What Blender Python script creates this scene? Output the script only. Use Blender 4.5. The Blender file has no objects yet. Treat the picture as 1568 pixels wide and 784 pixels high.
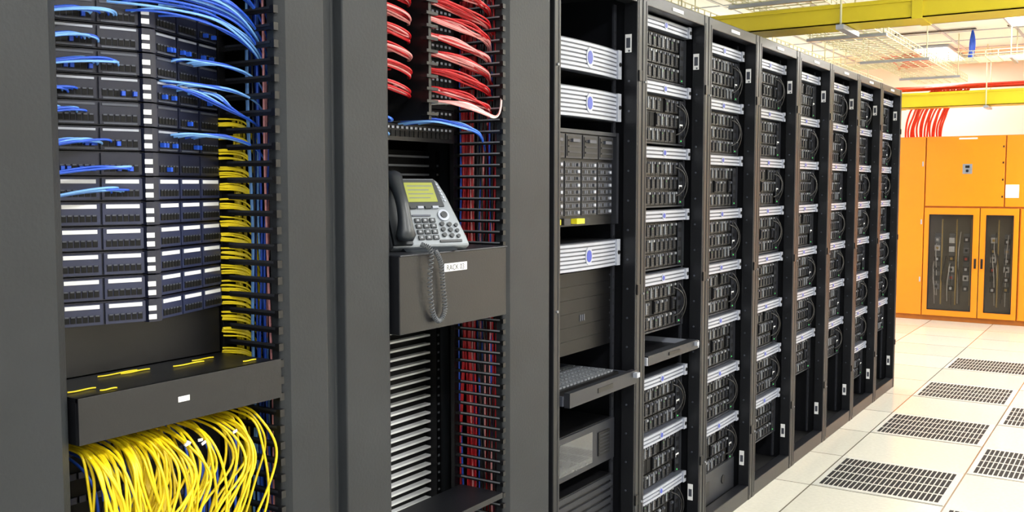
import bpy, math, random
from mathutils import Vector, Matrix
random.seed(7)
R=random.uniform
scene=bpy.context.scene
scene.view_settings.view_transform='Standard'
COL=scene.collection

# ---------------------------------------------------------------- materials
def lin(c):
    return [((v/255)/12.92 if v/255<=.04045 else ((v/255+.055)/1.055)**2.4) for v in c]
def M(name,col,rough=.5,metal=0.0,var=.10,scale=12,bump=0.0,emis=0,spec=.5,coat=0,alpha=1):
    m=bpy.data.materials.new(name); m.use_nodes=True
    nt=m.node_tree; b=nt.nodes['Principled BSDF']
    c=lin(col)
    tc=nt.nodes.new('ShaderNodeTexCoord'); n=nt.nodes.new('ShaderNodeTexNoise')
    n.inputs['Scale'].default_value=scale; n.inputs['Detail'].default_value=4
    nt.links.new(tc.outputs['Object'],n.inputs['Vector'])
    r=nt.nodes.new('ShaderNodeValToRGB')
    r.color_ramp.elements[0].position=.3; r.color_ramp.elements[1].position=.7
    r.color_ramp.elements[0].color=[max(0,v*(1-var)) for v in c]+[1]
    r.color_ramp.elements[1].color=[min(1,v*(1+var)) for v in c]+[1]
    nt.links.new(n.outputs['Fac'],r.inputs['Fac'])
    nt.links.new(r.outputs['Color'],b.inputs['Base Color'])
    b.inputs['Roughness'].default_value=rough; b.inputs['Metallic'].default_value=metal
    b.inputs['Specular IOR Level'].default_value=spec
    b.inputs['Coat Weight'].default_value=coat; b.inputs['Alpha'].default_value=alpha
    if emis:
        nt.links.new(r.outputs['Color'],b.inputs['Emission Color'])
        b.inputs['Emission Strength'].default_value=emis
    if bump:
        n2=nt.nodes.new('ShaderNodeTexNoise'); n2.inputs['Scale'].default_value=scale*25
        nt.links.new(tc.outputs['Object'],n2.inputs['Vector'])
        bp=nt.nodes.new('ShaderNodeBump'); bp.inputs['Strength'].default_value=bump; bp.inputs['Distance'].default_value=.002
        nt.links.new(n2.outputs['Fac'],bp.inputs['Height']); nt.links.new(bp.outputs['Normal'],b.inputs['Normal'])
    return m
PIL=M('pillar_paint',(40,43,47),.46,0,.12,5,.2,spec=.28)
FRM=M('frame_black',(23,24,28),.34,0,.12,9,.1,spec=.4)
BLK=M('black_plastic',(13,13,16),.40,spec=.4)
DRK=M('dark_interior',(7,7,9),.7,spec=.3)
DGR=M('dark_grey_metal',(44,46,53),.4,.3)
SLV=M('silver_bezel',(166,171,185),.32,.25,.06)
SLD=M('dark_silver',(78,82,94),.4,.3)  # darker silver for bezel grooves, latches and small fittings
LGT=M('latch_and_highlight',(136,140,148),.35,.3)
WHT=M('white_label',(230,231,234),.6,0,.03)
BLU=M('blue_badge',(48,66,165),.3,0,.05)
LED=M('green_led',(90,255,120),.3,0,.0,emis=.6)
LEDB=M('blue_led',(70,110,255),.3,0,.0,emis=1.5)
YLW=M('yellow_cable',(232,206,24),.33,0,.12,30)
RED=M('red_cable',(190,28,36),.33,0,.14,30)
PNK=M('pink_cable',(238,160,160),.33,0,.1,30)
BLC=M('blue_cable',(38,84,200),.33,0,.14,30)
LBC=M('light_blue_cable',(120,175,242),.33,0,.08,30)
WHC=M('white_cable',(232,228,224),.4,0,.05,30)
BKC=M('black_cable',(18,18,22),.33,0,.05,30)
PAT=M('patch_module',(40,46,74),.34,0,.08,40)
PAT2=M('patch_frame',(22,26,46),.38,0,.08,40)
ORG=M('orange_enamel',(220,126,6),.32,0,.04,2)
ORD=M('orange_dark',(165,92,8),.5)
DUC=M('yellow_duct',(212,192,30),.4,0,.06,3)
WIR=M('zinc_wire',(220,218,184),.4,.1,.05)
GLS=M('screen_glass',(60,62,66),.15,0,.35,6,coat=.5)
GPB=M('gloss_black_panel',(11,11,13),.34,0,.1,8,spec=.22)
PAN=M('door_glass',(60,56,50),.06,0,.1,6,alpha=.34)
INT=M('switchgear_back',(112,106,94),.6,0,.25,5)
PHN=M('phone_silver',(130,136,143),.35,.2,.04)
PHD=M('phone_dark',(38,43,49),.35,0,.05)
CRD=M('cord_grey',(92,96,102),.3,0,.05)
LCD=M('phone_lcd',(144,150,62),.3,0,.06,emis=.08)
PAP=M('paper',(245,245,240),.7,0,.02)
CEI=M('ceiling_paint',(246,247,240),.8,0,.015)
WAL=M('wall_paint',(240,234,222),.8,0,.02,2)
TIL=M('perforated_plate',(190,189,182),.4,.1,.06,8)
LMP=M('lamp_diffuser',(255,255,250),.5,0,0,emis=4.0)
KEY=M('key_grey',(105,109,116),.5)
YLB=M('yellow_sticker',(240,225,40),.5,0,.05)
BRS=M('busbar_copper',(200,168,96),.35,.4)
ORC=M('orange_red_cable',(225,62,40),.4,0,.1,30)

# ---------------------------------------------------------------- mesh builder
class MB:
    def __init__(s): s.v=[];s.f=[];s.mi=[];s.mats=[];s.T=Matrix.Identity(4);s.sm=[]
    def m(s,mat):
        if mat not in s.mats: s.mats.append(mat)
        return s.mats.index(mat)
    def add(s,vs,fs,mat,smooth=False):
        o=len(s.v); s.v+=[tuple(s.T@Vector(p)) for p in vs]
        k=s.m(mat)
        for f in fs: s.f.append(tuple(i+o for i in f)); s.mi.append(k); s.sm.append(smooth)
    def box(s,x0,x1,y0,y1,z0,z1,mat):
        x0,x1=min(x0,x1),max(x0,x1);y0,y1=min(y0,y1),max(y0,y1);z0,z1=min(z0,z1),max(z0,z1)
        s.add([(x0,y0,z0),(x1,y0,z0),(x1,y1,z0),(x0,y1,z0),(x0,y0,z1),(x1,y0,z1),(x1,y1,z1),(x0,y1,z1)],
              [(0,3,2,1),(4,5,6,7),(0,1,5,4),(1,2,6,5),(2,3,7,6),(3,0,4,7)],mat)
    def prism(s,pts,z0,z1,mat):
        n=len(pts)
        a=sum(pts[i][0]*pts[(i+1)%n][1]-pts[(i+1)%n][0]*pts[i][1] for i in range(n))
        if a<0: pts=pts[::-1]
        vs=[(p[0],p[1],z0) for p in pts]+[(p[0],p[1],z1) for p in pts]
        s.add(vs,[tuple(range(n))[::-1],tuple(range(n,2*n))]+[(i,(i+1)%n,n+(i+1)%n,n+i) for i in range(n)],mat)
    def tube(s,pts,rad,mat,n=8,asp=1.0):
        pts=[Vector(p) for p in pts]
        if not hasattr(rad,'__len__'): rad=[rad]*len(pts)
        vs=[];ref=Vector((0,0,1))
        d0=(pts[1]-pts[0]).normalized()
        if abs(d0.dot(ref))>.9: ref=Vector((1,0,0))
        for i,p in enumerate(pts):
            d=(pts[min(i+1,len(pts)-1)]-pts[max(i-1,0)]).normalized()
            a=(ref-d*ref.dot(d)).normalized(); b=d.cross(a); ref=a
            for k in range(n):
                t=2*math.pi*k/n
                vs.append(tuple(p+a*math.cos(t)*rad[i]+b*math.sin(t)*rad[i]*asp))
        fs=[]
        for i in range(len(pts)-1):
            for k in range(n): fs.append((i*n+k,i*n+(k+1)%n,(i+1)*n+(k+1)%n,(i+1)*n+k))
        fs.append(tuple(range(n))[::-1]); fs.append(tuple(range((len(pts)-1)*n,len(pts)*n)))
        s.add(vs,fs,mat,True)
    def disc(s,c,r,h,axis,mat,n=12,ry=None):
        ry=ry or r; pts=[(math.cos(2*math.pi*k/n)*r,math.sin(2*math.pi*k/n)*ry) for k in range(n)]
        vs=[]
        for e in (0,h):
            for a,b in pts:
                if axis=='x': vs.append((c[0]+e,c[1]+a,c[2]+b))
                elif axis=='y': vs.append((c[0]+a,c[1]+e,c[2]+b))
                else: vs.append((c[0]+a,c[1]+b,c[2]+e))
        s.add(vs,[tuple(range(n)),tuple(range(n,2*n))]+[(i,(i+1)%n,n+(i+1)%n,n+i) for i in range(n)],mat)
    def mesh(s,name):
        me=bpy.data.meshes.new(name); me.from_pydata(s.v,[],s.f)
        for m in s.mats: me.materials.append(m)
        me.polygons.foreach_set('material_index',s.mi); me.polygons.foreach_set('use_smooth',s.sm)
        me.update(); return me
    def obj(s,name,parent=None,loc=(0,0,0),bevel=0):
        return inst(name,s.mesh(name),parent,loc,bevel)
def inst(name,me,parent=None,loc=(0,0,0),bevel=0):
    o=bpy.data.objects.new(name,me); COL.objects.link(o); o.location=loc
    if parent: o.parent=parent
    if bevel:
        b=o.modifiers.new('bevel','BEVEL'); b.width=bevel; b.segments=2; b.limit_method='ANGLE'; b.angle_limit=math.radians(50)
    return o
def empty(name,loc=(0,0,0)):
    o=bpy.data.objects.new(name,None); COL.objects.link(o); o.location=loc; o.empty_display_size=.1; return o
def cables(name,lst,parent=None,loc=(0,0,0),r=.003):
    cu=bpy.data.curves.new(name,'CURVE'); cu.dimensions='3D'; cu.bevel_depth=r; cu.bevel_resolution=2; cu.resolution_u=5
    mats=[]
    for it in lst:
        pts,mat=it[0],it[1]
        if mat not in mats: mats.append(mat); cu.materials.append(mat)
        sp=cu.splines.new('NURBS'); sp.points.add(len(pts)-1)
        for i,p in enumerate(pts): sp.points[i].co=(*p,1); sp.points[i].radius=(it[2]/r if len(it)>2 else 1)
        sp.order_u=min(4,len(pts)); sp.use_endpoint_u=True; sp.material_index=mats.index(mat)
    o=bpy.data.objects.new(name,cu); COL.objects.link(o); o.location=loc
    if parent: o.parent=parent
    return o

# ---------------------------------------------------------------- room shell
CH=2.8; X0,X1,YF,YB=-4.0,4.5,-2.5,12.2
TS=.583
b=MB(); b.box(X0,X1,YF,YB,-.1,0,WAL); fl=b.obj('floor')
fm=bpy.data.materials.new('raised_floor_tiles'); fm.use_nodes=True; nt=fm.node_tree; P=nt.nodes['Principled BSDF']
tc=nt.nodes.new('ShaderNodeTexCoord'); mp=nt.nodes.new('ShaderNodeMapping'); mp.vector_type='POINT'
mp.inputs['Location'].default_value=(-.165+TS*20,-4.55+TS*20,0)
br=nt.nodes.new('ShaderNodeTexBrick'); br.offset=0; br.squash=1
br.inputs['Scale'].default_value=1; br.inputs['Brick Width'].default_value=TS; br.inputs['Row Height'].default_value=TS
br.inputs['Mortar Size'].default_value=.004; br.inputs['Mortar Smooth'].default_value=.3; br.inputs['Bias'].default_value=0
br.inputs['Color1'].default_value=lin((220,217,205))+[1]; br.inputs['Color2'].default_value=lin((206,203,191))+[1]
br.inputs['Mortar'].default_value=lin((110,104,92))+[1]
nz=nt.nodes.new('ShaderNodeTexNoise'); nz.inputs['Scale'].default_value=60; nz.inputs['Detail'].default_value=6
mx=nt.nodes.new('ShaderNodeMix'); mx.data_type='RGBA'; mx.blend_type='MULTIPLY'; mx.inputs[0].default_value=.22
nt.links.new(tc.outputs['Object'],mp.inputs['Vector']); nt.links.new(mp.outputs['Vector'],br.inputs['Vector'])
nt.links.new(tc.outputs['Object'],nz.inputs['Vector'])
nt.links.new(br.outputs['Color'],mx.inputs[6]); nt.links.new(nz.outputs['Fac'],mx.inputs[7])
nt.links.new(mx.outputs[2],P.inputs['Base Color']); P.inputs['Roughness'].default_value=.17
fl.data.materials.clear(); fl.data.materials.append(fm)
b=MB(); b.box(X0,X1,YF,YB,CH,CH+.1,CEI); b.obj('ceiling')
b=MB(); b.box(X0,X1,YB,YB+.1,0,CH,WAL); b.obj('wall_back')
b=MB(); b.box(X0-.1,X0,YF,YB,0,CH,WAL); b.obj('wall_left')
b=MB(); b.box(X1,X1+.1,YF,YB,0,CH,WAL); b.obj('wall_right')
b=MB()
y=YF+.3
while y<YB: b.box(X0,X1,y-.012,y+.012,CH-.006,CH,SLV); y+=.6
x=X0+.2
while x<X1: b.box(x-.012,x+.012,YF,YB,CH-.0065,CH,SLV); x+=.6
b.obj('ceiling_grid')
b=MB()
for yy in (7.3,8.6,9.6):
    for xx in (-.6,.35):
        for k in range(2): b.box(xx,xx+.7,yy+k*.05,yy+k*.05+.022,CH-.012,CH-.007,BLK)
b.obj('ceiling_air_slots')
def lamp(x,y,w,l,p,drop=0):
    e=empty('ceiling_lamp',(x,y,CH-drop))
    b=MB(); b.box(-w/2-.02,w/2+.02,-l/2-.02,l/2+.02,-.03,-.007,SLV); b.box(-w/2,w/2,-l/2,l/2,-.035,-.03,LMP)
    if drop:
        b.box(-w/2,w/2,-l/2,l/2,-.007,-.004,LMP)  # glowing top face, added along with the uplight
        for s in (-1,1): b.tube([(0,s*l*.4,0),(0,s*l*.4,drop-.007)],.004,WIR,6)
    b.obj('fixture',e)
    for s in ((1,-1) if drop else (1,)):
        la=bpy.data.lights.new('tube_light','AREA'); la.shape='RECTANGLE'; la.size=w; la.size_y=l; la.energy=p*(1 if s>0 else .6); la.color=(1,.998,.98)
        o=bpy.data.objects.new('tube_light',la); COL.objects.link(o); o.parent=e; o.location=(0,0,-.045 if s>0 else .0)
        if s<0: o.rotation_euler=(math.pi,0,0)  # upward light added to brighten the ceiling
for yy in (-1.4,.6,2.6,4.6): lamp(1.9,yy,.3,1.2,40)
for yy in (6.6,8.4,10.2): lamp(1.5,yy,.3,1.2,46)
for yy in (.6,4.6,8.4,10.6): lamp(-2.4,yy,.3,1.2,46,.3)  # hung out of view, with uplights added to lift the ceiling
for yy in (2.6,6.6,9.2): lamp(3.3,yy,.3,1.2,54,.3)  # unseen hanging row, its upward half added for ceiling brightness
for xx,yy in ((.55,8.9),(-.45,11.2)): lamp(xx,yy,.3,1.2,20)

# ---------------------------------------------------------------- perforated floor tiles
b=MB(); b.box(.006,TS-.006,.006,TS-.006,0,.003,TIL)
for band in range(4):
    y0=.036+band*.130
    for k in range(24):
        xx=.028+k*(TS-.056)/24
        b.box(xx+.002,xx+.0182,y0,y0+.114,.003,.0036,DRK)  # dark strip on the plate, standing in for shade inside a hole
pm=b.mesh('perforated_floor_tile')
for k in range(-1,4): inst('perforated_floor_tile',pm,None,(.165,4.55+2*TS*k,0))
for k in range(-2,4): inst('perforated_floor_tile',pm,None,(.165+TS,4.55+TS+2*TS*k,0))
for k in range(0,4): inst('perforated_floor_tile',pm,None,(.165+2*TS,4.55+2*TS*k,0))

# ---------------------------------------------------------------- cabinets
W=.585; RT=2.05
b=MB()
for ya,yb in ((.003,.040),(W-.040,W-.003)):
    b.box(-.05,0,ya,yb,.0,RT,FRM)
    b.box(-.95,-.90,ya,yb,.0,RT,FRM)
b.box(-.05,-.002,.040,W-.040,2.008,RT,FRM); b.box(-.05,-.002,.040,W-.040,0,.065,FRM)
frame_me=b.mesh('frame')
b=MB()
b.box(-.90,-.05,.003,.009,.0,RT-.01,FRM); b.box(-.90,-.05,W-.009,W-.003,.0,RT-.01,FRM)
b.box(-.95,-.05,.003,W-.003,RT-.012,RT,FRM); b.box(-.95,-.05,.04,W-.04,0.01,.05,DRK)
b.box(-.945,-.935,.04,W-.04,.05,RT-.02,DRK)
for ya in (.042,W-.060):
    b.box(-.085,-.078,ya,ya+.018,.06,2.005,DGR)
    for k in range(42): b.box(-.078,-.0775,ya+.006,ya+.013,.08+k*.0457,.088+k*.0457,BLK)
b.box(-.002,.0005,W*.42,W*.58,2.021,2.033,WHT)
b.box(-.045,-.022,W-.0415,W-.040,1.845,1.905,WHT); b.box(-.041,-.026,W-.042,W-.0415,1.860,1.893,SLD)
b.box(-.045,-.024,W-.0415,W-.040,.155,.22,WHT); b.box(-.041,-.028,W-.042,W-.0415,.17,.20,SLD)
for z in (.3,1.03,1.75):
    b.box(0,.006,W-.034,W-.014,z,z+.035,BLK); b.disc((0,.02,z),.004,.004,'x',LGT,8)
for k in range(16): b.disc((-.03,W-.0405,.35+k*.1),.0035,-.002,'y',SLD,8)
b.box(0.0,.0012,W-.030,W-.027,.02,RT-.03,DGR); b.box(0.0,.0012,.026,.029,.02,RT-.03,DGR)
int_me=b.mesh('interior')

def arcbar(b,z0,z1,y0,y1,xb,bul,mat,n=10,back=None):
    pts=[]
    for i in range(n+1):
        t=-1+2*i/n; pts.append((xb+bul*(1-t*t),y0+(y1-y0)*i/n))
    pts+= [((back if back is not None else xb-.03),y1),((back if back is not None else xb-.03),y0)]
    b.prism(pts,z0,z1,mat)
def bezel(b,zc,h,ribs,xb=-.055,bul=.004,hw=.232):
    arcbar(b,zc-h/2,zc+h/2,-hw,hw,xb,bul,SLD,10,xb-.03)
    t=h/(ribs+.0)
    for i in range(ribs):
        arcbar(b,zc-h/2+i*t+t*.10,zc-h/2+i*t+t*.72,-hw+.02,hw-.02,xb+.003,bul,SLV,10,xb)
    for s in (-1,1):
        b.box(xb-.02,xb+.010,s*(hw-.024),s*hw,zc-h/2,zc+h/2,SLV)
        b.disc((xb+.010,s*(hw-.012),zc),.007,.003,'x',BLK,10)
    b.disc((xb+bul+.002,0,zc),.022 if h>.06 else .014,.003,'x',SLV,16,h*.33)
    b.disc((xb+bul+.004,0,zc),.016 if h>.06 else .010,.002,'x',BLU,16,h*.22)
zt=-.024; zb=-.200
arr=[]
for ver in range(4):
    rr_=random.Random(ver+3)
    b=MB(); bezel(b,0,.042,3)
    b.box(-.7,-.085,-.235,.235,zb,-.022,BLK); b.box(-.7,-.09,-.22,.22,-.022,.018,BLK)
    for s in (-1,1): b.box(-.085,-.070,s*.222,s*.240,zb,zt,DGR)
    b.box(-.085,-.072,-.222,.222,zb,zb+.006,DGR)
    for r in range(3):
        for c in range(10):
            y0=-.218+c*.0395; y1=y0+.035; z0=zb+.010+r*.0555; z1=z0+.050
            if ver and rr_.random()<.08:   # empty bay with filler
                b.box(-.085,-.080,y0,y1,z0,z1,DRK); continue
            b.box(-.085,-.074,y0,y1,z0,z1,BLK)
            b.box(-.074,-.070,y0+.004,y0+.010,z0+.006,z1-.004,LGT if rr_.random()<.25 else DGR)
            b.box(-.074,-.068,y0+.016,y0+.030,z1-.012,z1-.004,rr_.choice([LGT,SLD,SLD]))
            for q in range(3): b.box(-.074,-.0725,y0+.015,y1-.005,z0+.006+q*.009,z0+.0095+q*.009,DGR)
            if rr_.random()<.2: b.box(-.074,-.0715,y0+.012,y0+.0145,z1-.020,z1-.0165,LED)
    b.box(-.074,-.070,.182,.218,zb+.01,zt-.006,DGR)
    for q in range(4): b.box(-.070,-.069,.188,.212,zb+.025+q*.036,zb+.040+q*.036,BLK)
    if ver%2: b.box(-.070,-.0695,.186,.214,zb+.068,zb+.082,WHT)
    b.box(-.070,-.0685,.196,.200,zb+.016,zb+.020,LED)
    arr.append(b.mesh('storage_array'))
arrcab=cables('t',[([(-.07,.15,-.05),(-.045,.17,-.06),(-.04,.20,-.10),(-.045,.17,-.15),(-.07,.15,-.16)],BKC),
                   ([(-.07,.20,-.04),(-.04,.215,-.08),(-.04,.222,-.13),(-.07,.215,-.18)],BKC)],r=.003)
arrcab_cu=arrcab.data; bpy.data.objects.remove(arrcab)

b=MB()
b.box(-.7,-.04,-.225,.225,-.03,-.018,BLK); b.box(-.04,.0,-.225,.225,-.03,.004,DGR)
b.box(0,.003,-.05,.05,-.018,-.006,BLK); b.box(0,.012,.19,.21,-.015,.0,SLV)
for s in (-1,1): b.box(-.7,.0,s*.228,s*.236,-.028,.0,SLV)
drw_me=b.mesh('drawer')
b=MB()
b.box(-.7,-.07,-.235,.235,-.07,.07,BLK); b.box(-.07,-.064,-.235,.235,-.068,.068,DGR)
b.disc((-.064,.1,0),.02,.004,'x',BLK,14); b.box(-.064,-.062,-.18,-.06,-.03,.03,BLK)
blank_me=b.mesh('blank_box')

ZS=[1.955-.2245*i for i in range(8)]
for k in range(7):
    y0=3.04+W*k
    e=empty('server_cabinet',(0,y0,0))
    inst('frame',frame_me,e,(0,0,0),.0025); inst('interior',int_me,e)
    if k==0: zs=[1.98,1.752,1.52,1.29,1.06,.684,.47,.257]
    elif k in(3,4,6): zs=ZS[:7]
    else: zs=ZS
    for j,z in enumerate(zs):
        inst('storage_array',arr[(k*3+j*5+j//2)%4],e,(0,W/2,z))
        if (k+j)%3: inst('array_cable',arrcab_cu,e,(0,W/2,z))
    if k==0: inst('drawer',drw_me,e,(0,W/2,.80))
    if k in (1,): inst('blank_box',blank_me,e,(0,W/2,.125))
# ---------------------------------------------------------------- cabinet with servers (bay 3)
y0=3.04-W
e=empty('server_cabinet',(0,y0,0)); inst('frame',frame_me,e,(0,0,0),.0025); inst('interior',int_me,e)
yc=y0+W/2
def server(zc,h,ribs):
    b=MB(); bezel(b,0,h,ribs,-.06,.014,.236); b.box(-.75,-.08,-.22,.22,-h/2,h/2,BLK)
    b.obj('rack_server',None,(0,yc,zc))
server(1.802,.095,7); server(1.660,.093,7); server(1.176,.088,7)
b=MB(); b.box(-.75,-.08,-.235,.235,-.152,.152,BLK)
for s in (-1,1): b.box(-.08,-.06,s*.225,s*.24,-.152,.152,DGR)
b.box(-.08,-.062,-.225,.225,.140,.152,DGR)
for c in range(4):
    yy=-.215+c*.108
    b.box(-.08,-.066,yy,yy+.1,.062,.136,DGR); b.box(-.066,-.064,yy+.006,yy+.094,.068,.130,BLK)
    for q in range(3): b.box(-.064,-.062,yy+.012,yy+.088,.078+q*.018,.083+q*.018,DGR)
    b.box(-.064,-.056,yy+.028,yy+.072,.112,.122,SLD)
for r in range(8):
    for c in range(4):
        yy=-.215+c*.108; zz=-.118+r*.0215
        b.box(-.08,-.070,yy,yy+.1,zz,zz+.019,DGR)
        for q in range(5): b.box(-.070,-.069,yy+.006+q*.013,yy+.014+q*.013,zz+.004,zz+.014,SLD if (q+r)%3 else BLK)
        b.box(-.070,-.065,yy+.076,yy+.088,zz+.005,zz+.014,SLV if (c+r)%2 else SLD)
b.box(-.066,-.058,-.21,-.17,.040,.064,LEDB)
for yy in (-.2,-.05): b.box(-.08,-.058,yy,yy+.05,-.144,-.128,YLB)
b.box(-.08,-.064,-.12,-.08,-.146,-.126,DGR)
b.obj('blade_server_chassis',None,(0,yc,1.424))
b=MB()
for k in range(6):
    z0=.862+k*.0435; b.box(-.092,-.086,-.236,.236,z0,z0+.043,GPB)
for s in (-1,1):
    for k in range(6): b.disc((-.086,s*.228,.88+k*.0435),.003,.002,'x',DGR,8)
for q in range(3): b.box(-.086,-.084,.02+q*.012,.026+q*.012,.10+.862,.12+.862,SLD)
b.obj('blanking_panels',None,(0,yc,0))
e=empty('keyboard_tray',(0,yc,.770))
b=MB(); b.box(-.55,.01,-.225,.225,-.02,-.012,BLK); b.box(.0,.02,-.228,.228,-.035,.010,DGR); b.box(.02,.022,-.05,.05,-.02,-.005,BLK)
b.box(.02,.035,.20,.222,-.012,.004,SLV)
for s in (-1,1): b.box(-.6,.0,s*.230,s*.238,-.03,.0,SLD)
b.box(-.22,-.03,-.21,.19,-.012,.006,BLK)
for r in range(6):
    for c in range(17): b.box(-.212+r*.029,-.190+r*.029,-.203+c*.0228,-.186+c*.0228,.006,.012,KEY)
b.obj('tray',e)
b=MB(); b.box(-.75,-.08,-.235,.235,-.072,.072,BLK); b.box(-.08,-.07,-.24,.24,-.07,.07,DGR); b.box(-.07,-.068,-.21,.08,-.052,.052,GLS)
b.box(-.07,-.066,.12,.2,-.04,.04,BLK)
for q in range(6): b.box(-.066,-.065,.125,.195,-.034+q*.012,-.029+q*.012,DGR)
b.obj('disk_server',None,(0,yc,.535))
b=MB(); b.box(-.75,-.08,-.235,.235,-.11,.11,BLK)
for q in range(8): b.box(-.08,-.074,-.23,.23,-.10+q*.027,-.082+q*.027,DGR)
for q in range(12): b.box(-.074,-.073,-.22+q*.036,-.196+q*.036,-.046,-.032,SLD)
b.obj('network_switch',None,(0,yc,.30))
b=MB(); b.box(-.05,.0,-.03,.03,0,.10,LBC); b.box(-.052,.002,-.032,.032,.03,.055,BLC); b.prism([(-.05,-.03),(0,-.03),(0,.03),(-.05,.03)],.10,.104,WHT)
b.obj('blue_box',None,(-.09,yc-.16,1.8505),.002)  # small blue and white box standing on the top server

# ---------------------------------------------------------------- open frame racks
PT=2.25
rk=empty('open_frame_rack',(0,0,0))
def pillar(ya,yb,groove=True,split=None):
    b=MB(); ym=split or (ya+yb)/2; d=.024
    out=[(-.035,ya),(-.014,ya),(0,ya+.018)]
    if groove: out+=[(0,ym-.040),(-d,ym-.022),(-d,ym+.010),(0,ym+.018)]
    out+=[(0,yb-.022),(-.016,yb),(-.035,yb),(-.035,yb-.004),(-.028,yb-.012),(-.028,ya+.012),(-.035,ya+.004)]
    b.prism(out,0,PT,PIL)
    return b
b=pillar(.35,.928,True,.74); b.box(-.6,-.03,.62,.66,0,PT,FRM); b.obj('post_left',rk,(0,0,0),.004)
b=pillar(1.390,1.738,True,1.555); b.box(-.6,-.03,1.55,1.57,0,PT,BLK); b.obj('post_middle',rk,(0,0,0),.004)
b=pillar(2.205,2.452,False); b.box(-.6,-.03,2.41,2.43,0,PT,BLK); b.obj('post_right',rk,(0,0,0),.006)

def fingers(name,yp,z0,z1,pitch,x0=-.165,x1=-.004,hi=LGT,th=.008):
    b=MB(); z=z0
    b.box(x0-.012,x0,yp-.008,yp+.012,z0-.03,z1+.03,BLK)
    while z<z1:
        b.box(x0,x1,yp-.004,yp+.004,z,z+th,BLK)
        b.box(x0+.02,x1-.01,yp-.0055,yp-.004,z+th*.6,z+th+.0004,hi)  # paler strip along the finger, a highlight put into the colour
        b.box(x1-.008,x1+.002,yp-.006,yp+.006,z-.002,z+th+.002,BLK)
        z+=pitch
    return b.obj(name,rk)
fingers('manager_fingers_a',1.385,.30,2.1,.0335,hi=DGR,th=.011)
fingers('manager_fingers_b',2.198,.25,2.1,.0300)
b=MB()
b.box(-.62,-.61,.35,2.43,0,PT,DRK); b.box(-.60,-.56,1.0,1.04,0,PT,FRM)
b.box(-.6,0,.35,2.449,PT-.04,PT,FRM); b.box(-.6,-.005,.35,2.449,0,.06,FRM)
b.obj('frame_back_and_rails',rk)
b=MB()
for z0,z1 in ((.12,1.04),(1.25,1.50)):
    z=z0
    b.box(-.325,-.32,1.98,2.30,z0,z1,DRK)
    while z<z1:
        b.box(-.32,-.30,2.0,2.255,z,z+.0055,WHT if z<1.1 else LGT); z+=.0255
    b.box(-.32,-.28,2.258,2.278,z0,z1,BLK)
    for k in range(int((z1-z0)/.0255)): b.box(-.28,-.2795,2.264,2.272,z0+k*.0255,z0+.006+k*.0255,LGT)
b.obj('rear_ladder',rk)
b=MB(); b.tube([(-.33,2.335,.06),(-.33,2.335,1.6)],.035,PIL,14); b.obj('rear_conduit',rk)

# ---- bay 1 patch panels (angled)
U=.0445; YM=1.147; XR=-.083; HL=.251
ang=math.atan2(.087,.239)
def half(side):
    if side<0: d=Vector((-math.sin(ang),-math.cos(ang),0)); n=Vector((math.cos(ang),-math.sin(ang),0))
    else: d=Vector((-math.sin(ang),math.cos(ang),0)); n=Vector((math.cos(ang),math.sin(ang),0))
    return Matrix(((d.x,n.x,0,XR),(d.y,n.y,0,YM),(0,0,1,0),(0,0,0,1)))
pp=empty('patch_panel_stack',(0,0,0))
b=MB(); ZB=1.15; NROW=17
for side in(-1,1):
    b.T=half(side)
    for r in range(NROW):
        z=ZB+r*U
        b.box(0.010,HL-.012,-.012,0,z+.001,z+U-.001,PAT2)
        for m_ in range(3):
            a=.016+m_*.074; c=a+.070
            b.box(a,c,0,.006,z+.003,z+U-.004,PAT if r<6 else PAT2)
            if r<6: b.box(a+.006,c-.006,.006,.0072,z+U-.013,z+U-.006,WHT)
            elif r!=6:
                b.box(a+.004,c-.004,.006,.0075,z+U-.009,z+U-.005,SLV if r%2 else SLD); b.box(a+.006,c-.006,.006,.0075,z+.003,z+.006,SLD)
            for q in range(6):
                s=a+.006+q*.0102
                b.box(s,s+.0084,.006,.0074,z+.008,z+.020,DRK)
                b.box(s+.001,s+.0074,.0074,.0082,z+.018,z+.0205,SLD)
                if r>5 and random.random()<.16: b.box(s+.001,s+.0074,.0074,.016,z+.009,z+.017,BLC)
b.T=Matrix.Identity(4)
for r in range(NROW):
    z=ZB+r*U
    b.prism([(XR-.01,YM-.017),(XR+.006,YM-.014),(XR+.010,YM),(XR+.006,YM+.014),(XR-.01,YM+.017)],z+.001,z+U-.002,PAT2)
    b.T=half(-1)
    b.box(-.002,.012,.010,.012,z+.006,z+.015,WHT); b.box(-.002,.012,.010,.012,z+.022,z+.031,WHT)
    b.T=Matrix.Identity(4)
b.obj('angled_panels',pp)
b=MB(); b.box(-.175,-.165,.935,1.368,1.056,1.149,BLK); b.box(-.178,-.17,.935,1.368,.4,.95,DRK)
for r in range(8):
    for q in range(22): b.box(-.17,-.166,.95+q*.018,.963+q*.018,.60+r*.0445,.612+r*.0445,PAT)
b.obj('blank_panel',pp)
b=MB(); b.box(-.164,0,.935,1.366,1.046,1.054,FRM); b.box(-.006,0.002,.935,1.380,.976,1.054,FRM)
b.box(.002,.003,1.13,1.155,1.012,1.022,WHT); b.box(-.164,-.006,.935,.941,.976,1.046,FRM); b.box(-.164,-.006,1.358,1.366,.976,1.046,FRM)
b.obj('horizontal_cable_manager',None,(0,0,0),.003)
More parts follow.
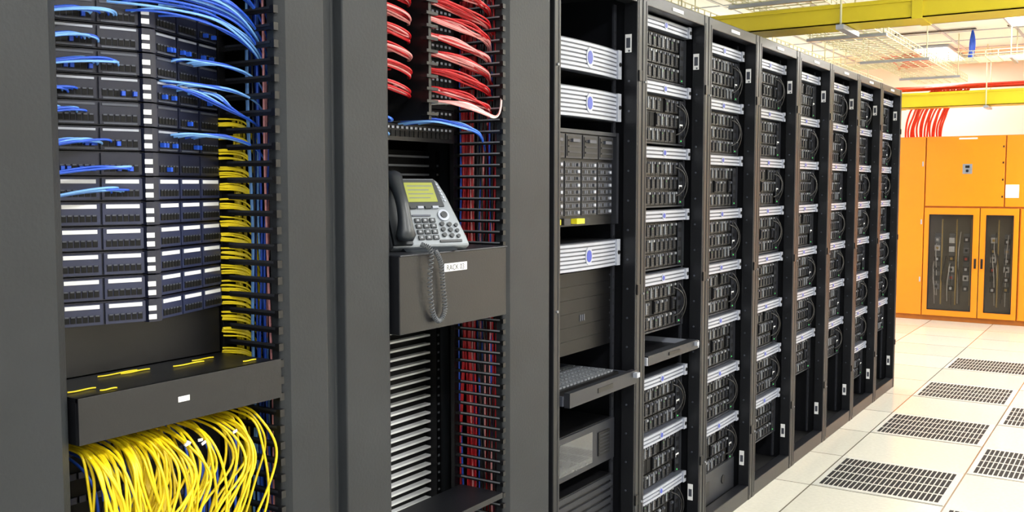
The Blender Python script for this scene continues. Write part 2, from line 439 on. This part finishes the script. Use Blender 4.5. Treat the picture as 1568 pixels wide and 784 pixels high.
# blue cables bay 1
L=[]
for k in range(34):
    r=random.choice([1.71,1.72,1.73,1.745,1.76,1.80,1.84]); yy=R(1.06,1.18); h=R(-.004,.012); xo=R(-.055,-.025)
    L.append(([(-.085,yy,r),(-.055,yy+.015,r+h),(xo,yy+.07,r+h),(xo,1.27,r-.006+h+R(-.006,.006)),(xo-.01,1.33,r-.022),(-.055,1.38,r-.045),(-.07,1.42,r-.08),(-.07,1.45,r-.16),(-.07,1.46,r-.4)],BLC if k%3 else LBC,.0022))
for z,n in ((1.635,7),(1.59,7),(1.545,8),(1.495,11)):
    for k in range(n):
        yy=R(1.18,1.29); xs=-.083-.364*(yy-YM); dz=.035 if n==8 else 0
        L.append(([(xs,yy,z+dz+R(-.005,.005)),(xs+.026,yy+.005,z+dz+R(0,.006)),(-.084+R(-.010,.010),yy+.04,z+dz*.9+R(0,.008)),(-.080+R(-.01,.01),1.345,z-.002),(-.075,1.39,z-.015),(-.08,1.43,z-.04),(-.08,1.45,z-.12),(-.08,1.46,z-.3)],BLC if k%2 else LBC,.0021))
for z,n,ya,yb in ((1.655,7,1.02,1.08),(1.615,12,1.05,1.11),(1.565,8,1.0,1.04),(1.53,9,.98,1.05),(1.475,12,1.03,1.09),(1.43,6,1.09,1.12),(1.70,8,1.03,1.10),(1.39,5,1.08,1.12)):
    for k in range(n):
        yy=R(ya,yb); xs=-.083-.364*(YM-yy)
        L.append(([(xs,yy,z+R(-.005,.005)),(xs+.024,yy-.01,z+R(0,.008)),(xs+.026+R(-.01,.01),yy-.05,z+R(0,.010)),(-.11,.945,z-.012),(-.12,.90,z-.03),(-.12,.87,z-.2)],BLC if k%2 else LBC,.0021))
cables('blue_patch_cables',L)
L=[]
for k in range(18):
    x=R(-.158,-.135); y=R(1.402,1.42); L.append(([(x+R(-.004,.004),y+R(-.004,.004),1.52-j*.12+R(-.02,.02)) for j in range(8)],YLW,.0024))
for k in range(26):
    x=R(-.115,-.03); y=R(1.402,1.45); L.append(([(x+R(-.01,.01),y+R(-.008,.01),1.9-j*.2) for j in range(8)],random.choice([BLC,BLC,RED,PNK,BKC,LBC]),.0026))
for z in [1.045+.0335*i for i in range(15)]:
    for k in range(6):
        zz=z+R(.004,.026)
        L.append(([(-.160+R(-.003,.003),1.372,zz),(-.148,1.382,zz+R(-.002,.002)),(-.12,1.394,zz+R(-.003,.003)),(-.108,1.41,zz-.012),(-.108,1.43,zz-.05)],YLW,.0019))
cables('vertical_patch_cables',L)
# yellow drape
yl=empty('yellow_patch_cables')
L=[]
for k in range(56):
    ys=R(.965,1.345); f=(ys-.96)/.41
    ye=ys-R(-.02,.15)*(1-.5*f); bul=R(-.035,.045)
    if ye<.95: ye=.95+R(0,.03)
    L.append(([(-.12,ys+R(-.01,.01),.955),(-.06,ys,.958+R(-.01,.006)),(-.02+bul*.5,ys+R(-.01,.015),.945+R(-.012,.01)),(bul,ys+.018+R(-.025,.03),.88+R(-.02,.02)),(bul,(ys+ye)/2+R(-.03,.04),.80+R(-.03,.03)),(-.01+bul*.6,ye,.73+R(-.03,.02)),(-.05,ye-R(-.02,.06),.68),(-.09,ye-.03,.64),(-.1,ye,.45)],YLW,.0025))
for k in range(18):
    ys=R(.965,1.12)
    L.append(([(-.10,ys,.955),(-.02,ys,.95),(.01,ys-.01,.90),(.02,ys+R(-.03,.02),.82),(.015,ys+R(-.01,.05),.765),(.0,ys+R(.03,.10),.79),(-.03,ys+.08,.87),(-.1,ys+.09,.95)],YLW,.0025))
for k in range(22):
    ys=R(.96,1.33)
    L.append(([(-.16,ys,.93),(-.10,ys,.94+R(-.02,.01)),(-.06,ys+.02,.90+R(-.03,.02)),(-.07,ys+R(-.03,.03),.8),(-.1,ys+.03,.6)],BLC if k%3 else BKC,.0026))
cables('cables',L,yl)
b=MB()
for k in range(6):
    yy=R(1.14,1.28); b.T=Matrix.Translation((.002+R(-.01,.012),yy,.935+R(-.012,.012)))@Matrix.Rotation(R(-.6,.6),4,'X')
    b.box(-.001,.001,-.005,.005,-.0025,.0025,WHT)
b.T=Matrix.Identity(4); b.obj('labels',yl)
L=[]
for ys,xx,l in ((.95,-.05,.05),(1.06,-.13,.08),(1.10,-.12,.06),(1.20,-.10,.07),(1.26,-.12,.05),(.99,-.02,.03),(1.31,-.03,.03)):
    L.append(([(xx,ys,1.0562),(xx+.01,ys+l*.3,1.0562),(xx-.006,ys+l*.7,1.0562),(xx+.004,ys+l,1.0562)],YLW,.0015))
cables('loose_cable_offcuts',L)

# ---------------------------------------------------------------- bay 2
b=MB()
b.box(-.25,.012,1.740,2.186,1.055,1.238,FRM); b.box(-.26,.016,1.739,2.187,1.236,1.2405,DGR); b.obj('equipment_shelf_box',None,(0,0,0),.003)
e=empty('rack_label',(0.0125,1.910,1.20))
b=MB(); b.box(0,.001,0,.094,-.010,.010,WHT); b.obj('plate',e)
tx=bpy.data.curves.new('text','FONT'); tx.body='RACK 03'; tx.size=.019; tx.extrude=.0002; tx.materials.append(BLK)
o=bpy.data.objects.new('text',tx); COL.objects.link(o); o.parent=e; o.location=(.0012,.008,-.007); o.rotation_euler=(math.pi/2,0,math.pi/2)
pb=empty('network_patch_panel',(0,0,0))
b=MB()
for r in range(13):
    z=1.515+r*.0445
    b.box(-.17,-.155,1.74,2.18,z,z+.042,BLK)
    for q in range(23):
        s=1.745+q*.0185; b.box(-.155,-.153,s,s+.013,z+.010,z+.026,DRK); b.box(-.153,-.152,s+.002,s+.011,z+.030,z+.036,SLV)
b.box(-.155,-.02,1.895,1.905,1.56,PT-.05,BLK)
for k in range(22): b.box(-.03,-.012,1.878,1.922,1.57+k*.03,1.577+k*.03,BLK)
b.obj('panels',pb)
reds=[]
for r in range(8):
    z=1.625+r*.0435
    for k in range(9): # left group enters from behind the middle post and sags to the centre post
        xx=-.045+R(-.02,.03); q=R(-.008,.008)
        reds.append(([(-.05+R(-.02,.01),1.68,z+.016+q),(xx-.01,1.73,z+.018+q),(xx,1.78,z+.012+q*1.2),(xx,1.83,z+.0+q),(-.055,1.87,z-.004+q),(-.075,1.888,z-.004+q),(-.10,1.91,z-.006),(-.14,1.94,z+.004)],RED if k%3 else PNK,.0025))
    for k in range(10):
        yy=R(1.90,2.03); xx=-.04+R(-.025,.025); q=R(-.006,.007)
        reds.append(([(-.15,yy-.04,z+.018),(-.10,yy-.01,z+.021+q*.5),(xx-.01,yy+.02,z+.018+q),(xx,yy+.07,z+.008+q),(xx+.005,max(2.10,yy+.08),z-.006+q),(-.04+R(-.015,.015),2.17,z-.014+q),(-.06,2.215,z-.026),(-.08+R(-.03,.03),2.26,z-.07),(-.08,2.27,z-.2)],random.choice([RED,RED,PNK]),.0025))
for k in range(9):
    z=1.597; yy=R(1.92,2.03)
    reds.append(([(-.15,yy,z+.012),(-.05,yy+.02,z+.018),(-.01,yy+.06,z+.010+R(-.006,.006)),(.0,2.11,z-.010+R(-.006,.006)),(-.005,2.165,z-.024),(-.005,2.188,z+.0),(-.01,2.196,z+.04)],WHC if k%3 else PNK,.0028))
for k in range(9):
    z=1.56+R(-.005,.005); yy=R(1.93,2.02)
    reds.append(([(-.15,yy,z),(-.08,yy+.02,z+.010),(-.05,yy+.07,z+.002),(-.05,2.12,z-.012),(-.06,2.18,z-.02),(-.08,2.22,z-.06)],BLC if k%3 else LBC,.0024))
for k in range(12):
    z=random.choice([1.56,1.525]); yy=R(1.74,1.80)
    reds.append(([(-.15,yy,z),(-.11,yy+.02,z+.012),(-.09,yy+.05,z+.006),(-.11,yy+.08,z-.004),(-.15,yy+.09,z)],BLC if k%3 else LBC,.0024))
cables('red_patch_cables',reds)
L=[]
for k in range(64):
    x=R(-.160,-.03); y=R(2.212,2.25)
    L.append(([(x+R(-.012,.012),y+R(-.006,.01),1.95-j*.2) for j in range(9)],random.choice([RED,RED,RED,RED,BKC,BLC,PNK,BKC]),.0030))
cables('vertical_red_cables',L)
b=MB(); b.box(-.14,.0,1.739,2.186,.55,.565,FRM); b.box(-.12,-.02,1.75,1.88,.5655,.567,YLB); b.obj('lower_shelf')

# ---------------------------------------------------------------- desk phone
n=Vector((.90,-.436,0)).normalized(); r_=Vector((-n.y,n.x,0)); up=Vector((0,0,1)); T_=math.radians(28)
bb=(up*math.cos(T_)-n*math.sin(T_)); cc=r_.cross(bb)
PO=(-.014,1.893,1.241)
ph=empty('desk_phone',PO)
PM=Matrix(((r_.x,bb.x,cc.x,0),(r_.y,bb.y,cc.y,0),(r_.z,bb.z,cc.z,0),(0,0,0,1)))
PM=PM@Matrix.Translation((0,.012,0))
b=MB(); b.T=PM
b.prism([(-.098,0),(.112,0),(.108,.028),(.078,.145),(.064,.180),(.053,.190),(-.085,.190),(-.096,.180)],-.028,.0,PHN)
b.obj('body',ph,(0,0,0),.006)
b=MB()
b.T=Matrix(((n.x,0,r_.x,0),(n.y,0,r_.y,0),(0,1,0,0),(0,0,0,1)))
b.prism([(.01,0),(-.13,0),(-.13,.012),(-.075,.115),(-.02,.012)],-.07,.07,PHD)
b.T=PM
b.prism([(-.042,.108),(.064,.108),(.052,.183),(-.046,.183)],.0,.004,PHD)
b.prism([(-.034,.120),(.048,.120),(.043,.174),(-.036,.174)],.004,.0055,LCD)
for k in range(4): b.box(-.028,.03+.01*(k%2),.130+k*.011,.1325+k*.011,.0055,.0058,KEY)
b.obj('screen_and_foot',ph)
b=MB(); b.T=PM
for k in range(4): b.box(-.032+k*.0205,-.016+k*.0205,.102,.108,.0,.007,SLV if k%2 else PHD)
for rr in range(4):
    for c in range(3): b.box(-.026+c*.020,-.011+c*.020,.018+rr*.0155,.029+rr*.0155,.0,.005,PHD); b.box(-.022+c*.020,-.016+c*.020,.021+rr*.0155,.026+rr*.0155,.005,.0055,LGT)
for rr in range(3):
    b.disc((.046+.0,.030+rr*.015,.0),.006,.005,'z',PHD,10); b.disc((.066,.028+rr*.015,.0),.006,.005,'z',PHD,10); b.disc((.084,.026+rr*.015,.0),.005,.005,'z',PHD,10)
b.disc((.056,.084,.0),.0155,.004,'z',SLV,18); b.disc((.056,.084,.004),.009,.003,'z',PHD,14)
for k in range(6): b.disc((.070-.0025*k,.125+k*.009,.0),.003,.003,'z',SLV,8)
b.box(.03,.09,.010,.016,0,.004,PHD); b.box(-.03,.02,.082,.086,0,.003,SLD)
b.obj('buttons',ph,(0,0,0))
b=MB(); b.T=PM
b.prism([(-.098,.004),(-.048,.004),(-.050,.188),(-.094,.188)],.0,.010,PHD)
N=14; pts=[];rad=[]
for i in range(N+1):
    t=i/N; pts.append((-.074,.004+.182*t,.026+.024*math.sin(math.pi*t))); w=abs(2*t-1)
    rad.append((.013+.012*w**3)*(1 if 0<i<N else .55))
b.tube(pts,rad,PHD,12,1.25)
b.obj('handset',ph)
ctrl=[Vector(p)-Vector(PO) for p in [(.012,1.820,1.262),(.030,1.835,1.245),(.026,1.835,1.17),(.024,1.848,1.10),(.024,1.872,1.075),(.024,1.896,1.10),(.022,1.892,1.16),(.026,1.878,1.215),(.030,1.850,1.248)]]
def cat(P,t):
    n_=len(P)-1; i=min(int(t*n_),n_-1); f=t*n_-i
    p0=P[max(i-1,0)];p1=P[i];p2=P[i+1];p3=P[min(i+2,n_)]
    return .5*((2*p1)+(-p0+p2)*f+(2*p0-5*p1+4*p2-p3)*f*f+(-p0+3*p1-3*p2+p3)*f**3)
pts=[];NT=62;S=NT*10
for i in range(S+1):
    t=i/S; c=cat(ctrl,t); d=(cat(ctrl,min(1,t+.004))-cat(ctrl,max(0,t-.004))).normalized()
    a=(Vector((1,0,0))-d*d.x).normalized(); q=d.cross(a); w=2*math.pi*NT*t
    pts.append(c+(a*math.cos(w)+q*math.sin(w))*.0052)
b=MB(); b.tube(pts,.0014,CRD,5); b.obj('coiled_cord',ph)

# ---------------------------------------------------------------- orange electrical cabinets
ec=empty('electrical_cabinet',(0,10.9,0))
b=MB()
b.box(-2.2,-.513,.02,.85,.05,1.905,ORG); b.box(.375,1.9,.02,.85,.05,1.905,ORG)
b.box(-.513,.375,.02,.85,1.175,1.905,ORG); b.box(-.513,.375,.20,.85,.05,1.175,INT)
b.box(-2.2,1.9,.03,.8,0,.05,ORD)
def panel(x0,x1,z0,z1): b.box(x0+.006,x1-.006,-.004,.02,z0+.005,z1-.005,ORG)
for x0,x1 in ((-2.0,-1.26),(-1.26,-.513)): panel(x0,x1,.05,1.9)
panel(-.513,.233,1.185,1.9); panel(.233,.62,1.185,1.9); panel(.38,.62,.05,1.175)
for x0,x1 in ((.62,1.25),(1.25,1.88)): panel(x0,x1,.05,1.9)
for xx in (-1.26,-.513,.62,1.25): b.box(xx-.005,xx+.005,.015,.0195,.05,1.9,ORD)
b.box(.229,.237,.015,.0195,1.185,1.9,ORD); b.box(-.513,.62,.015,.0195,1.172,1.19,ORD)
b.obj('body',ec,(0,0,0),.003)
b=MB()
for x0,x1,wx0,wx1 in ((-.513,.018,-.462,-.045),(.018,.375,.075,.325)):
    z0,z1,w0,w1=.055,1.172,.115,1.105
    x0+=.005;x1-=.005
    b.box(x0,wx0,-.01,.02,z0,z1,ORG); b.box(wx1,x1,-.01,.02,z0,z1,ORG); b.box(wx0,wx1,-.01,.02,z0,w0,ORG); b.box(wx0,wx1,-.01,.02,w1,z1,ORG)
    b.box(wx0,wx1,.0,.003,w0,w1,PAN)
    f=.009
    b.box(wx0,wx0+f,-.014,-.0,w0,w1,BLK); b.box(wx1-f,wx1,-.014,0,w0,w1,BLK); b.box(wx0,wx1,-.014,0,w0,w0+f,BLK); b.box(wx0,wx1,-.014,0,w1-f,w1,BLK)
    nb=3 if wx1-wx0>.3 else 2
    for c in range(nb):
        cx=wx0+(wx1-wx0)*(c+.5)/nb
        b.box(cx-.03,cx+.03,.13,.20,w0+.2,w1-.2,KEY)
        for k in range(6):
            zz=w0+.20+k*.10+R(-.01,.01)
            b.box(cx-.026,cx+.026,.09,.13,zz,zz+.055,random.choice([BLK,WHT,LGT,BLK,DGR])); b.box(cx-.01,cx+.012,.075,.09,zz+.015,zz+.04,random.choice([ORC,WHT,BLK,BRS]))
        b.box(cx+.040,cx+.052,.08,.10,w0+.05,w1-.05,BRS)
    L=[]
    for k in range(8):
        xa=R(wx0+.03,wx1-.03); xb_=xa+R(-.04,.04); za=R(.5,1.0); L.append(([(xa,.12,za),(xa,.07,za-.03),(xa,.06,za-.12),(xb_,.07,za-.20),(xb_,.13,R(.15,.3))],random.choice([BKC,BKC,WHC]),.004))
    cables('wiring',L,ec,r=.006)
b.box(-.025,-.005,-.022,-.01,.56,.66,BLK); b.box(.037,.057,-.022,-.01,.56,.66,BLK)
b.obj('glazed_doors',ec)
b=MB()
b.box(-.16,-.07,-.008,-.004,1.52,1.62,LGT); b.box(-.135,-.095,-.012,-.008,1.58,1.605,BLK)
b.disc((-.115,-.016,1.55),.014,.01,'y',BLK,12)
b.box(.24,.36,-.007,-.004,1.28,1.41,PAP); b.box(-.2,-.03,-.007,-.004,1.87,1.885,WHT)
for zz in (1.28,1.45,1.62,1.78): b.box(.205,.218,-.010,-.004,zz,zz+.02,BLK)
for zz in (.4,1.0,1.6): b.box(-.545,-.532,-.012,-.004,zz,zz+.05,SLV)
b.obj('fittings',ec)
L=[]
for k in range(16):
    xx=-.78+k*.024+R(-.01,.01); L.append(([(xx,11.2,1.905),(xx+R(-.02,.02),11.15,2.02),(xx+.06+R(-.03,.03),11.1,2.12),(xx+.10,11.0,2.25),(xx+.3,10.95,2.38)],ORC,.010))
for k in range(14):
    L.append(([(-1.5+j*.5,10.9+R(-.07,.07),2.385+R(0,.035)) for j in range(8)],ORC,.010))
cables('red_power_cables',L,r=.01)
# ---------------------------------------------------------------- overhead ducts
def duct(name,ya,yb,z0,z1,x0,x1):
    b=MB(); t=.006
    b.box(x0,x1,ya,yb,z0,z0+t,DUC); b.box(x0,x1,ya,ya+t,z0,z1,DUC); b.box(x0,x1,yb-t,yb,z0,z1,DUC)
    b.box(x0,x1,ya-.008,ya,z1-.02,z1,DUC); b.box(x0,x1,ya-.004,ya,z0+.01,z0+.022,DUC)
    x=x0+.3
    while x<x1: b.box(x,x+.05,ya-.010,yb+.006,z0-.006,z1-.005,DUC); x+=1.2
    x=x0+.55
    while x<x1: b.tube([(x,ya-.02,z0-.03),(x,ya-.02,CH-.007)],.006,WIR,6); b.tube([(x,yb+.02,z0-.03),(x,yb+.02,CH-.007)],.006,WIR,6); b.box(x-.02,x+.02,ya-.04,yb+.04,z0-.03,z0-.006,SLV); x+=1.5
    b.obj(name)
duct('yellow_cable_duct',5.35,5.60,2.25,2.355,-3.5,4.2)
duct('yellow_cable_duct',10.8,11.05,2.2,2.35,-3.5,4.2)
def basket(name,along,a0,a1,c0,c1,z,h=.06,pitch=.1,cab=None):
    b=MB(); w=.0028
    def seg(p,q):
        if along=='y': b.box(p[1]-w,q[1]+w,p[0]-w,q[0]+w,p[2]-w,q[2]+w,WIR)
        else: b.box(p[0]-w,q[0]+w,p[1]-w,q[1]+w,p[2]-w,q[2]+w,WIR)
    nl=6
    for i in range(nl+1):
        c=c0+(c1-c0)*i/nl; seg((a0,c,z),(a1,c,z))
    for c in (c0,c1):
        seg((a0,c,z+h/2),(a1,c,z+h/2)); seg((a0,c,z+h),(a1,c,z+h))
    a=a0
    while a<=a1:
        seg((a,c0,z),(a,c1,z)); seg((a,c0,z),(a,c0,z+h)); seg((a,c1,z),(a,c1,z+h)); a+=pitch
    a=a0+.4
    while a<a1:
        for c in (c0-.02,c1+.02):
            if along=='y': b.tube([(c,a,z-.02),(c,a,CH-.007)],.005,WIR,6)
            else: b.tube([(a,c,z-.02),(a,c,CH-.007)],.005,WIR,6)
        if along=='y': b.box(c0-.04,c1+.04,a-.012,a+.012,z-.025,z-.005,SLV)
        else: b.box(a-.012,a+.012,c0-.04,c1+.04,z-.025,z-.005,SLV)
        a+=1.5
    b.obj(name)
basket('wire_basket_tray','y',2.0,10.6,-.55,-.10,2.42)
basket('wire_basket_tray','y',2.0,10.6,-1.4,-.9,2.42)
basket('wire_basket_tray','x',-3,4,9.5,9.9,2.52)
L=[]
for k in range(16): L.append(([(-.50+R(0,.35),8.6+j*.16,2.44+R(0,.04)) for j in range(6)],ORC,.008))
cables('red_tray_cables',L,r=.006)
L=[]
for k in range(8): L.append(([(.05+R(-.02,.02),9.75+R(-.03,.03),2.53),(.05+R(-.03,.03),9.7,2.58),(.06+R(-.05,.05),9.7,2.64),(.06,9.72,2.79)],BLC,.008))
cables('blue_drop_cables',L,r=.008)

# ---------------------------------------------------------------- world, camera
w=bpy.data.worlds.new('world'); scene.world=w; w.use_nodes=True
w.node_tree.nodes['Background'].inputs['Color'].default_value=(.86,.93,1,1); w.node_tree.nodes['Background'].inputs['Strength'].default_value=1.1
cam=bpy.data.cameras.new('camera'); cam.sensor_width=36; cam.lens=34.48; cam.clip_start=.02
co=bpy.data.objects.new('camera',cam); COL.objects.link(co); co.location=(1.45,0,1.40)
co.rotation_euler=(math.radians(90-4.1),0,math.radians(33)); scene.camera=co
